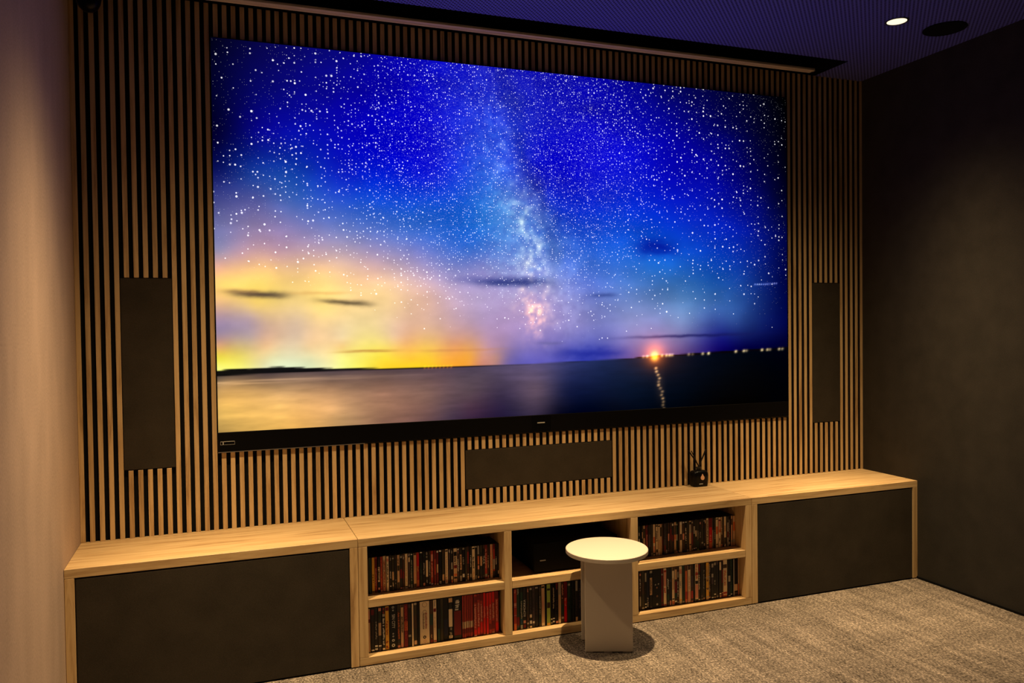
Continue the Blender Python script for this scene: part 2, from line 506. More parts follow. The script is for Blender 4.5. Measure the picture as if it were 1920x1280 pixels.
def make_screen():
    nx, nz = 480, 270
    x0, x1, z0, z1 = TX0+0.004, TX1-0.004, PZ0, TZ1-0.003
    gx, gz = np.meshgrid(np.linspace(x0, x1, nx), np.linspace(z0, z1, nz))
    X, Z = gx.ravel(), gz.ravel()
    Q = np.c_[X, Z]
    sky = tps(*parse(SKY), Q)
    sea = tps(*parse(SEA), Q)
    ff = lambda px, py: at(px, py, 0)[[0, 2]]
    hp = np.array([ff(405, 704), ff(520, 698), ff(640, 693), ff(800, 689), ff(973, 682.5), ff(1153, 673), ff(1226, 668.5), ff(1470, 654)])
    hz = np.interp(X, hp[:, 0], hp[:, 1])
    # soft haze and cloud mottling in the sky
    f1 = fbm(X*2.2, Z*7.0, 3)-0.5
    f2 = fbm(X*7, Z*9, 11)-0.5
    sky = sky*(1+0.22*f1[:, None]+0.16*f2[:, None])
    dens = np.ones(len(X))
    # milky way band
    mw = np.array([ff(905, 130), ff(925, 230), ff(945, 310), ff(972, 385), ff(990, 460), ff(1000, 520), ff(1008, 580), ff(1015, 610)])
    o = np.argsort(mw[:, 1])
    mx = np.interp(Z, mw[o, 1], mw[o, 0])
    wob = (fbm(X*5, Z*5, 21)-0.5)*0.16
    d = (X-mx+wob)
    fine = fbm(X*22, Z*22, 31, 3)
    br = np.interp(Z, [1.2, 1.32, 1.42, 1.55, 1.7, 1.85, 2.05, 2.3, 2.6], [0.0, 0.15, 0.75, 0.6, 0.7, 0.85, 0.55, 0.25, 0.12])
    fine2 = fbm(X*45, Z*45, 71, 3)
    band = np.exp(-(d/0.075)**2)*br*np.clip(fine*2.4-0.75, 0, 1.2)*np.clip(fine2*2-0.35, 0, 1.2)
    sky += band[:, None]*np.array([125, 95, 28])
    sky += (np.exp(-((d+0.05)/0.2)**2)*np.interp(Z, [1.4, 1.6, 2.0, 2.6], [0, .5, .5, .3])*np.clip(fine2*2-0.7, 0, 1))[:, None]*np.array([30, 55, 40])
    band2 = np.exp(-((d-0.16)/0.16)**2)*np.interp(Z, [1.3, 1.5, 1.8, 2.4], [0.2, 0.5, 0.35, 0.15])*np.clip(fine*2.2-0.8, 0, 1)
    sky += band2[:, None]*np.array([50, 55, 50])
    rift = np.exp(-((d-0.11)/0.05)**2)*np.interp(Z, [1.45, 1.7, 2.0, 2.5], [0.0, 0.35, 0.5, 0.3])
    sky *= (1-0.3*rift)[:, None]
    core = ff(1003, 575)
    sky += (np.exp(-((X-core[0])/0.055)**2-((Z-core[1])/0.11)**2)*np.clip(fine*2.2-0.5, 0, 1.2))[:, None]*np.array([85, 38, 0])*np.clip(fine2*2-0.2, 0, 1.2)[:, None]
    # dark clouds: px, py, half width, half height, rgb, amount
    def cloud(px, py, w, h, c, a, tilt=0.0):
        nonlocal sky
        p = ff(px, py); q = ff(px+w, py); s = (q[0]-p[0])
        hh = abs(ff(px, py+h)[1]-p[1])
        n = (fbm(X*14, Z*30, int(px))-0.5)
        m = np.exp(-(np.abs((X-p[0])/s)**3)-((Z-p[1]-tilt*(X-p[0])+n*hh*1.2)/hh)**2)*a
        sky = sky*(1-m[:, None])+np.array(c)*m[:, None]
    cloud(487, 551, 52, 5.5, (72, 58, 52), 0.9, -0.05)
    cloud(455, 547, 34, 4, (150, 110, 70), 0.5, -0.05)
    cloud(648, 567, 48, 5, (84, 70, 50), 0.85, -0.07)
    cloud(600, 549, 55, 3, (225, 170, 95), 0.5)
    cloud(955, 528, 68, 8, (38, 50, 120), 0.9)
    cloud(905, 523, 60, 7, (95, 95, 170), 0.4)
    cloud(1230, 464, 36, 13, (2, 18, 150), 0.8)
    cloud(1130, 553, 24, 4, (52, 70, 140), 0.7)
    cloud(690, 658, 52, 2.2, (190, 130, 60), 0.8)
    cloud(860, 656, 70, 2.0, (200, 130, 80), 0.5)
    cloud(1300, 629, 110, 2.6, (22, 24, 90), 0.8, 0.012)
    cloud(1030, 643, 24, 3, (100, 95, 150), 0.5)
    cloud(1110, 661, 60, 9, (26, 36, 150), 0.7)
    # star density
    D = """400 90 .4;450 200 .5;520 150 .7;640 150 .9;800 160 1;950 170 1;1100 190 1;1250 210 .95;1380 240 .75;1460 250 .5;420 330 .6;520 330 .9;700 320 1;900 320 1;1050 330 1;1200 330 1;1350 340 .8;1460 350 .25;420 420 .7;520 430 .6;700 430 .95;900 430 1.1;1050 430 1;1250 430 .6;1400 430 .8;1465 440 .6;420 480 .25;520 480 .6;640 500 .7;760 530 .7;900 540 .6;1050 540 .7;1200 520 .5;1350 520 .6;1465 540 .3;420 535 .0;520 540 .0;640 550 .04;760 580 .15;900 600 .2;1050 600 .3;1200 600 .15;1350 590 .1;1460 600 .03;420 650 0;700 650 0;1000 650 0;1250 650 0;1460 640 0"""
    dens = np.clip(tps(*parse(D), Q)[:, 0], 0, 1.2)
    dens *= np.clip((Z-hz-0.07)/0.08, 0, 1)
    # water
    rip = fbm(X*9, Z*60, 51)-0.5
    sea = sea*(1+0.20*rip[:, None]+0.18*(fbm(X*3, Z*8, 57)-0.5)[:, None])
    streak = (np.exp(-((Z-(hz-0.030))/0.0035)**2)+.7*np.exp(-((Z-(hz-0.040))/0.003)**2))*np.interp(X, [0.5, 1.0, 1.5], [1.3, 1, 0])
    sea += streak[:, None]*np.array([52, 42, 30])
    w = np.clip((Z-hz)/0.004+0.5, 0, 1)
    img = sea*(1-w[:, None])+sky*w[:, None]
    # land strip on the left and thin shore elsewhere
    lt = np.interp(X, [0.5, 0.75, 0.9, 1.05, 1.5, 1.8, 2.0, 2.45, 2.55, 3.5], [0.030, 0.034, 0.022, 0.013, 0.007, 0.0035, 0.003, 0.003, 0.010, 0.018])
    lt = lt*(0.75+0.4*fbm(X*6, X*0, 61))
    land = np.clip((Z-(hz-0.004))/0.003, 0, 1)*np.clip((hz-0.004+lt-Z)/0.003, 0, 1)
    img = img*(1-land[:, None]*0.95)+np.array([6, 4, 8])*land[:, None]*0.95
    # shore lights
    def glow(px, py, r, c, a=1.0, sx=1.0):
        nonlocal img
        p = ff(px, py); rr = r*0.0033
        m = np.exp(-(((X-p[0])/(rr*sx))**2+((Z-p[1])/rr)**2))*a
        img = img+np.array(c)*m[:, None]
    glow(1226, 668, 6.5, (320, 230, 60)); glow(1226, 664, 18, (150, 60, 5)); glow(1226, 662, 34, (50, 18, 0), 1, 1.6)
    rs = np.random.RandomState(5)
    for px, a in ((1205, .5), (1212, .7), (1240, .8), (1248, .9), (1254, .9), (1259, .7), (1290, .6), (1297, .4), (1316, .9), (1327, 1.2), (1378, 1.1), (1393, 1), (1398, .6), (1427, 1.1), (1437, .9), (1442, .6), (1459, .9), (1465, .7)):
        glow(px, float(np.interp(px, [1200, 1226, 1280, 1330, 1400, 1470], [669, 667, 664.5, 662, 657, 653.5])), 2.0, (240, 215, 150), a, 1.3)
    for k in range(13):
        t = k/12
        glow(1230+t*14+rs.uniform(-3, 3), 690+t*75, 1.7, (250, 190, 110), rs.uniform(.4, 1), 1.5)
    glow(1236, 722, 22, (26, 16, 8), 1, 0.35)
    for px in np.arange(796, 850, 7): glow(px, 688.5-(px-800)*0.03, 1.6, (180, 90, 10), .8)
    for k in range(11): glow(1414+k*4.0, 533.5-k*0.2, 1.2, (170, 170, 190), .9)
    L = srgb2lin(img)
    L = np.c_[L, np.ones(len(L))]
    cc = ff(985, 330)
    rad = np.hypot((X-cc[0])*(1+0.12*(X > cc[0])), (Z-cc[1])*0.9)
    sm = lambda a, b: np.clip((rad-a)/(b-a), 0, 1)**2*(3-2*np.clip((rad-a)/(b-a), 0, 1))
    big, small = sm(0.75, 1.35), 1-sm(0.35, 1.0)
    mid = np.clip(1-big-small, 0, 1)
    S = np.c_[dens*big, dens*mid, dens*small, np.ones(len(X))]
    me = bpy.data.meshes.new('screen')
    V = np.c_[X, np.full(len(X), -0.0022), Z]
    idx = np.arange(nx*nz).reshape(nz, nx)
    F = np.stack([idx[:-1, :-1], idx[:-1, 1:], idx[1:, 1:], idx[1:, :-1]], -1).reshape(-1, 4)
    me.from_pydata(V.tolist(), [], F.tolist())
    at_ = me.color_attributes.new('picture', 'FLOAT_COLOR', 'POINT')
    at_.data.foreach_set('color', L.astype(np.float32).ravel())
    at2 = me.color_attributes.new('stars', 'FLOAT_COLOR', 'POINT')
    at2.data.foreach_set('color', S.astype(np.float32).ravel())
    m = bpy.data.materials.new('screen_picture')
    m.use_nodes = True
    ns, ls = m.node_tree.nodes, m.node_tree.links
    ns.remove(ns['Principled BSDF'])
    a = ns.new('ShaderNodeAttribute'); a.attribute_name = 'picture'
    g = ns.new('ShaderNodeNewGeometry')
    def M(op, x, y=None, z=None):
        n = node(ns, 'ShaderNodeMath', operation=op)
        for i, v in enumerate((x, y, z)):
            if v is None: continue
            if isinstance(v, (int, float)): n.inputs[i].default_value = v
            else: ls.new(v, n.inputs[i])
        return n.outputs[0]
    # the wide-angle picture shows fewer but larger stars towards the corners
    sa = ns.new('ShaderNodeAttribute')
    sa.attribute_name = 'stars'
    sq = ns.new('ShaderNodeSeparateColor')
    ls.new(sa.outputs['Color'], sq.inputs[0])
    sep = ns.new('ShaderNodeSeparateXYZ')
    ls.new(g.outputs['Position'], sep.inputs[0])
    cmb = ns.new('ShaderNodeCombineXYZ')
    ls.new(sep.outputs['X'], cmb.inputs['X'])
    ls.new(sep.outputs['Z'], cmb.inputs['Y'])
    total = None
    for scale, rad, prob, gain, ch in ((44, 0.25, 0.36, 1.2, 0), (66, 0.30, 0.34, 1.0, 1), (104, 0.36, 0.26, 0.95, 2), (120, 0.22, 0.25, 0.3, 0), (190, 0.40, 0.5, 0.13, 2)):
        v = node(ns, 'ShaderNodeTexVoronoi', voronoi_dimensions='2D')
        v.inputs['Scale'].default_value = scale
        ls.new(cmb.outputs[0], v.inputs['Vector'])
        sp = ns.new('ShaderNodeSeparateColor')
        ls.new(v.outputs['Color'], sp.inputs[0])
        on = M('LESS_THAN', sp.outputs[0], M('MULTIPLY', sq.outputs[ch], prob))
        rr = M('MULTIPLY_ADD', M('POWER', sp.outputs[1], 2.0), rad*0.5, rad*0.5)
        f = M('MULTIPLY', M('SUBTRACT', 1.0, M('DIVIDE', v.outputs['Distance'], rr)), 2.4)
        n = node(ns, 'ShaderNodeClamp')
        ls.new(f, n.inputs[0])
        s = M('MULTIPLY', M('MULTIPLY', n.outputs[0], on), M('MULTIPLY_ADD', sp.outputs[2], gain*0.5, gain*0.5))
        total = s if total is None else M('ADD', total, s)
    sc_ = node(ns, 'ShaderNodeVectorMath', operation='SCALE')
    sc_.inputs[0].default_value = (0.95, 0.92, 0.95)
    ls.new(total, sc_.inputs['Scale'])
    ad = node(ns, 'ShaderNodeVectorMath', operation='ADD')
    ls.new(a.outputs['Color'], ad.inputs[0]); ls.new(sc_.outputs[0], ad.inputs[1])
    em = ns.new('ShaderNodeEmission')
    em.inputs['Strength'].default_value = SCREEN_GAIN
    ls.new(ad.outputs[0], em.inputs[0])
    ls.new(em.outputs[0], ns['Material Output'].inputs[0])
    link('screen', me, m, TV)
make_screen()

TV.location.y -= 0.006        # stands a little proud of the slats

# ------------------------------------------------------------------ speakers set into the slats
def in_wall_speaker(key, label):
    a, b_, x0, x1, z0, z1 = SPK[key]
    t = thing('in_wall_speaker', label, 'speaker', ((x0+x1)/2, FY, z0), 'cloth-covered speakers set into the slats')
    MB().box(x0+0.0006, x1-0.0006, 0.005, FY, z0+0.0006, z1-0.0006).build('frame', SLOT, t)
    MB().box(x0+0.0016, x1-0.0016, -0.0004, 0.005, z0+0.002, z1-0.002, 0.0018, 2).build('grille', DARKFAB, t)
in_wall_speaker('left', 'tall dark cloth speaker panel left of the television')
in_wall_speaker('right', 'tall dark cloth speaker panel right of the television')
in_wall_speaker('centre', 'wide dark cloth speaker panel below the television')

# ------------------------------------------------------------------ ceiling fittings
def downlight(x, y, label):
    t = thing('downlight', label, 'lamp', (x, y, H), 'round recessed ceiling downlights')
    MB().lathe([(0.0425, -0.0005), (0.050, -0.0005), (0.0505, -0.003), (0.046, -0.004), (0.0425, -0.002), (0.0425, -0.0005)], 40, (x, y, H), False).build('trim_ring', DKMETAL, t, True, 40)
    MB().lathe([(0.0, -0.0012), (0.0424, -0.0012), (0.0424, -0.0004), (0.0, -0.0004)], 40, (x, y, H), False).build('lens', LENS, t)
    ld = bpy.data.lights.new('beam', 'SPOT')
    ld.energy = LAMP_W
    ld.color = LAMP_COL
    ld.spot_size = math.radians(130)
    ld.spot_blend = 0.5
    # narrow reflector: the beam falls off as a bell curve of the angle from straight down
    ld.use_nodes = True
    ns, ls = ld.node_tree.nodes, ld.node_tree.links
    tc = ns.new('ShaderNodeTexCoord')
    nv = node(ns, 'ShaderNodeVectorMath', operation='NORMALIZE')
    ls.new(tc.outputs['Normal'], nv.inputs[0])
    dt = node(ns, 'ShaderNodeVectorMath', operation='DOT_PRODUCT')
    dt.inputs[1].default_value = (0, 0, -1)
    ls.new(nv.outputs[0], dt.inputs[0])
    def M(op, a, b=None):
        n = node(ns, 'ShaderNodeMath', operation=op)
        for i, v in enumerate((a, b)):
            if v is None: continue
            if isinstance(v, float): n.inputs[i].default_value = v
            else: ls.new(v, n.inputs[i])
        return n.outputs[0]
    ang = M('DIVIDE', M('ARCCOSINE', M('ABSOLUTE', dt.outputs['Value'])), math.radians(BEAM_SIGMA))
    st_ = M('EXPONENT', M('MULTIPLY', M('MULTIPLY', ang, ang), -1.0))
    ls.new(st_, ns['Emission'].inputs['Strength'])
    ld.shadow_soft_size = 0.02
    lo = bpy.data.objects.new('beam', ld)
    COL.objects.link(lo)
    lo.parent = t
    lo.location = (0, 0, -0.03)
downlight(*LAMPS[0], 'round recessed downlight nearest the beige wall, above the picture')
downlight(*LAMPS[1], 'round recessed downlight over the cream stool, above the picture')
downlight(*LAMPS[2], 'round glowing downlight in the ceiling beside the black ceiling speaker')
t = thing('ceiling_speaker', 'round black ceiling speaker beside the glowing downlight', 'speaker', (3.752, -0.768, H))
MB().lathe([(0.084, -0.0004), (0.094, -0.0004), (0.094, -0.004), (0.088, -0.006), (0.084, -0.004)], 56, (3.752, -0.768, H), False).build('rim', SLOT, t, True, 40)
MB().lathe([(0.0, -0.004), (0.05, -0.0038), (0.0838, -0.003), (0.0838, -0.0006), (0.0, -0.0006)], 56, (3.752, -0.768, H), False).build('grille', SLOT, t, True, 40)

t = thing('projection_screen', 'retracted projection screen showing only its metal bottom bar in the ceiling slot', 'screen', (2.07, -0.05, H))
MB().box(0.46, 3.606, -0.074, -0.052, H-0.002, H+0.012, 0.003, 2).build('bottom_bar', BARPAINT, t)
MB().box(0.46, 3.606, -0.047, -0.028, H-0.002, H+0.012, 0.003, 2).build('bottom_bar', BARPAINT, t)
MB().box(0.47, 3.59, -0.0535, -0.0465, H+0.004, H+0.299).build('screen_cloth', SLOT, t)
MB().box(3.606, 3.622, -0.066, -0.036, H, H+0.010, 0.003).build('end_cap', DKMETAL, t)

cx, cy = 0.088, -0.105
t = thing('dome_camera', 'small black dome camera under the ceiling in the upper left corner', 'camera', (cx, cy, H))
MB().lathe([(0.058, -0.0004), (0.058, -0.05), (0.054, -0.056), (0.045, -0.058)], 32, (cx, cy, H)).build('base', BLACKPL, t, True, 40)
MB().lathe([(0.046, -0.056), (0.046, -0.075), (0.042, -0.098), (0.033, -0.115), (0.019, -0.127), (0.0, -0.131)], 32, (cx, cy, H)).build('dome', GLOSSBLK, t, True)
MB().tube((cx-0.004, cy-0.036, H-0.085), (cx-0.006, cy-0.052, H-0.094), 0.010, 16).build('lens', DKMETAL, t)

# ------------------------------------------------------------------ side table (stool)
SC = (2.068, -0.557)
a0 = math.atan2(-0.0745, 0.1834)
t = thing('side_table', 'round cream side table standing on the carpet before the shelves', 'side table', (SC[0], SC[1], 0))
def rot(o):
    o.matrix_world = Matrix.Translation((SC[0], SC[1], 0)) @ Matrix.Rotation(a0, 4, 'Z')
ZT = 0.420
MB().lathe([(0.0, ZT-0.019), (0.172, ZT-0.019), (0.1745, ZT-0.0165), (0.1745, ZT-0.0022), (0.1722, ZT), (0.0, ZT)], 96, (SC[0], SC[1], 0), False).build('table_top', CREAM, t, True, 35)
for y0, sx in ((-0.0655, 0.0), (0.0585, -0.009)):
    b = MB()
    nm = 'panel'
    b.box(-0.099+sx, 0.099+sx, y0-0.010, y0+0.010, 0.004, ZT-0.0192, 0.0022, 2)
    o = b.build(nm, CREAM, t); rot(o)
    for k in (-0.083, -0.005, 0.075):
        f = MB().box(k-0.016, k+0.016, y0-0.0075, y0+0.0075, 0.0, 0.0045, 0.0006).build('foot', CREAM, o)
        rot(f)
o = MB().box(-0.011, 0.011, -0.0553, 0.0483, 0.004, ZT-0.0192, 0.001).build('web', CREAM, t); rot(o)

# ------------------------------------------------------------------ reed diffuser
bx, by = 2.874, -0.034
t = thing('reed_diffuser', 'small black reed diffuser bottle on the oak top against the slats', 'diffuser', (bx, by, TOP))
b = MB()
def rrect(w, d, r, z, n=6):
    v = []
    for cxs, cys, a in ((1, 1, 0), (-1, 1, 90), (-1, -1, 180), (1, -1, 270)):
        for i in range(n+1):
            an = math.radians(a+90*i/n)
            v.append(b.bm.verts.new((bx+cxs*(w/2-r)+r*math.cos(an), by+cys*(d/2-r)+r*math.sin(an), TOP+z)))
    return v
prof = [(0.078, 0.050, 0.012, 0.0003), (0.084, 0.054, 0.014, 0.004), (0.092, 0.058, 0.017, 0.035), (0.094, 0.058, 0.018, 0.055), (0.090, 0.056, 0.018, 0.070), (0.080, 0.050, 0.018, 0.079), (0.055, 0.040, 0.018, 0.083), (0.026, 0.026, 0.0129, 0.085)]
rings = [rrect(*p) for p in prof]
for r1, r2 in zip(rings, rings[1:]):
    for i in range(len(r1)):
        j = (i+1) % len(r1)
        b.bm.faces.new((r1[i], r1[j], r2[j], r2[i]))
b.bm.faces.new(rings[0][::-1]); b.bm.faces.new(rings[-1])
b.build('bottle', GLOSSBLK, t, True, 50)
MB().lathe([(0.012, 0.0845), (0.012, 0.092), (0.0145, 0.0925), (0.0145, 0.099), (0.011, 0.1)], 24, (bx, by, TOP)).build('neck', BLACKPL, t, True, 40)
for dx, dy in ((-0.060, 0.004), (-0.048, -0.006), (-0.052, 0.010), (0.045, 0.004), (0.040, -0.008), (0.052, 0.008)):
    MB().tube((bx-dx*0.10, by-dy*0.3, TOP+0.094), (bx+dx, by+dy, TOP+0.190-abs(dy)*0.4), 0.0026, 8).build('reed', REED, t)
lb = MB()
pts = [(0.011*math.cos(math.radians(q)), 0.011*math.sin(math.radians(q))) for q in range(-235, 56, 15)]+[(0.0, 0.021)]
fy = by-0.0302
ec = (bx+0.003, TOP+0.047)
F_ = [lb.bm.verts.new((ec[0]+p[0], fy-0.0012, ec[1]+p[1])) for p in pts]
B_ = [lb.bm.verts.new((ec[0]+p[0], fy+0.0020, ec[1]+p[1])) for p in pts]
mf = lb.bm.verts.new((ec[0], fy-0.0012, ec[1]))
for i in range(len(pts)):
    j = (i+1) % len(pts)
    lb.bm.faces.new((mf, F_[i], F_[j]))
    lb.bm.faces.new((F_[i], B_[i], B_[j], F_[j]))
lb.build('emblem', GOLD, t)
lt_ = MB().box(bx-0.016, bx+0.006, by-0.0288, by-0.0270, TOP+0.014, TOP+0.0175)
lt_.build('label_print', LIGHTPL, t)

# ------------------------------------------------------------------ receiver in the middle bay
t = thing('av_receiver', 'black audio receiver in the middle bay behind the cream table', 'receiver', (2.03, -0.18, Z1B))
x0, x1, y0, y1, z0, z1 = 1.826, 2.236, -0.327, -0.06, Z1B+0.008, Z1B+0.135
MB().box(x0, x1, y0+0.006, y1, z0, z1, 0.002).build('body', SLOT, t)
MB().box(x0-0.002, x1+0.002, y0-0.004, y0+0.0058, z0-0.003, z1, 0.004, 3).build('front_panel', SLOT, t)
MB().box(1.853, 1.880, y0-0.0048, y0-0.0038, z0+0.046, z0+0.0505).build('logo', LIGHTPL, t)
for k in (2.185,):
    MB().lathe([(0.018, -0.004), (0.018, -0.02), (0.0165, -0.022), (0, -0.022)], 28).build('knob', BLACKPL, t, True, 40).matrix_world = Matrix.Translation((k, y0-0.002, z0+0.085)) @ Matrix.Rotation(math.radians(-90), 4, 'X')
MB().box(1.95, 2.12, y0-0.0046, y0-0.0038, z0+0.062, z0+0.105).build('display', GLOSSBLK, t)
for fx in (x0+0.04, x1-0.04):
    for fy_ in (y0+0.04, y1-0.04):
        MB().lathe([(0.018, 0.0006), (0.02, 0.0078)], 20, (fx, fy_, Z1B)).build('foot', BLACKPL, t)

# ------------------------------------------------------------------ disc cases on the shelves
PAL = {'K': ((13, 13, 15), 'black'), 'G': ((44, 40, 38), 'charcoal'), 'O': ((62, 55, 38), 'dark olive'), 'B': ((78, 52, 36), 'dark brown'),
       'M': ((122, 26, 30), 'maroon'), 'R': ((225, 20, 14), 'bright red'), 'D': ((185, 58, 46), 'brick red'), 'P': ((235, 160, 135), 'pink'),
       'C': ((250, 228, 190), 'cream'), 'T': ((226, 185, 140), 'tan'), 'Y': ((248, 190, 72), 'yellow'), 'E': ((38, 66, 54), 'dark green'),
       'N': ((22, 26, 52), 'navy'), 'W': ((250, 246, 235), 'white'), 'A': ((230, 120, 62), 'orange'), 'L': ((175, 200, 88), 'lime green'),
       'U': ((84, 68, 74), 'mauve grey'), 'S': ((180, 172, 156), 'grey'), 'X': ((45, 85, 110), 'teal blue')}
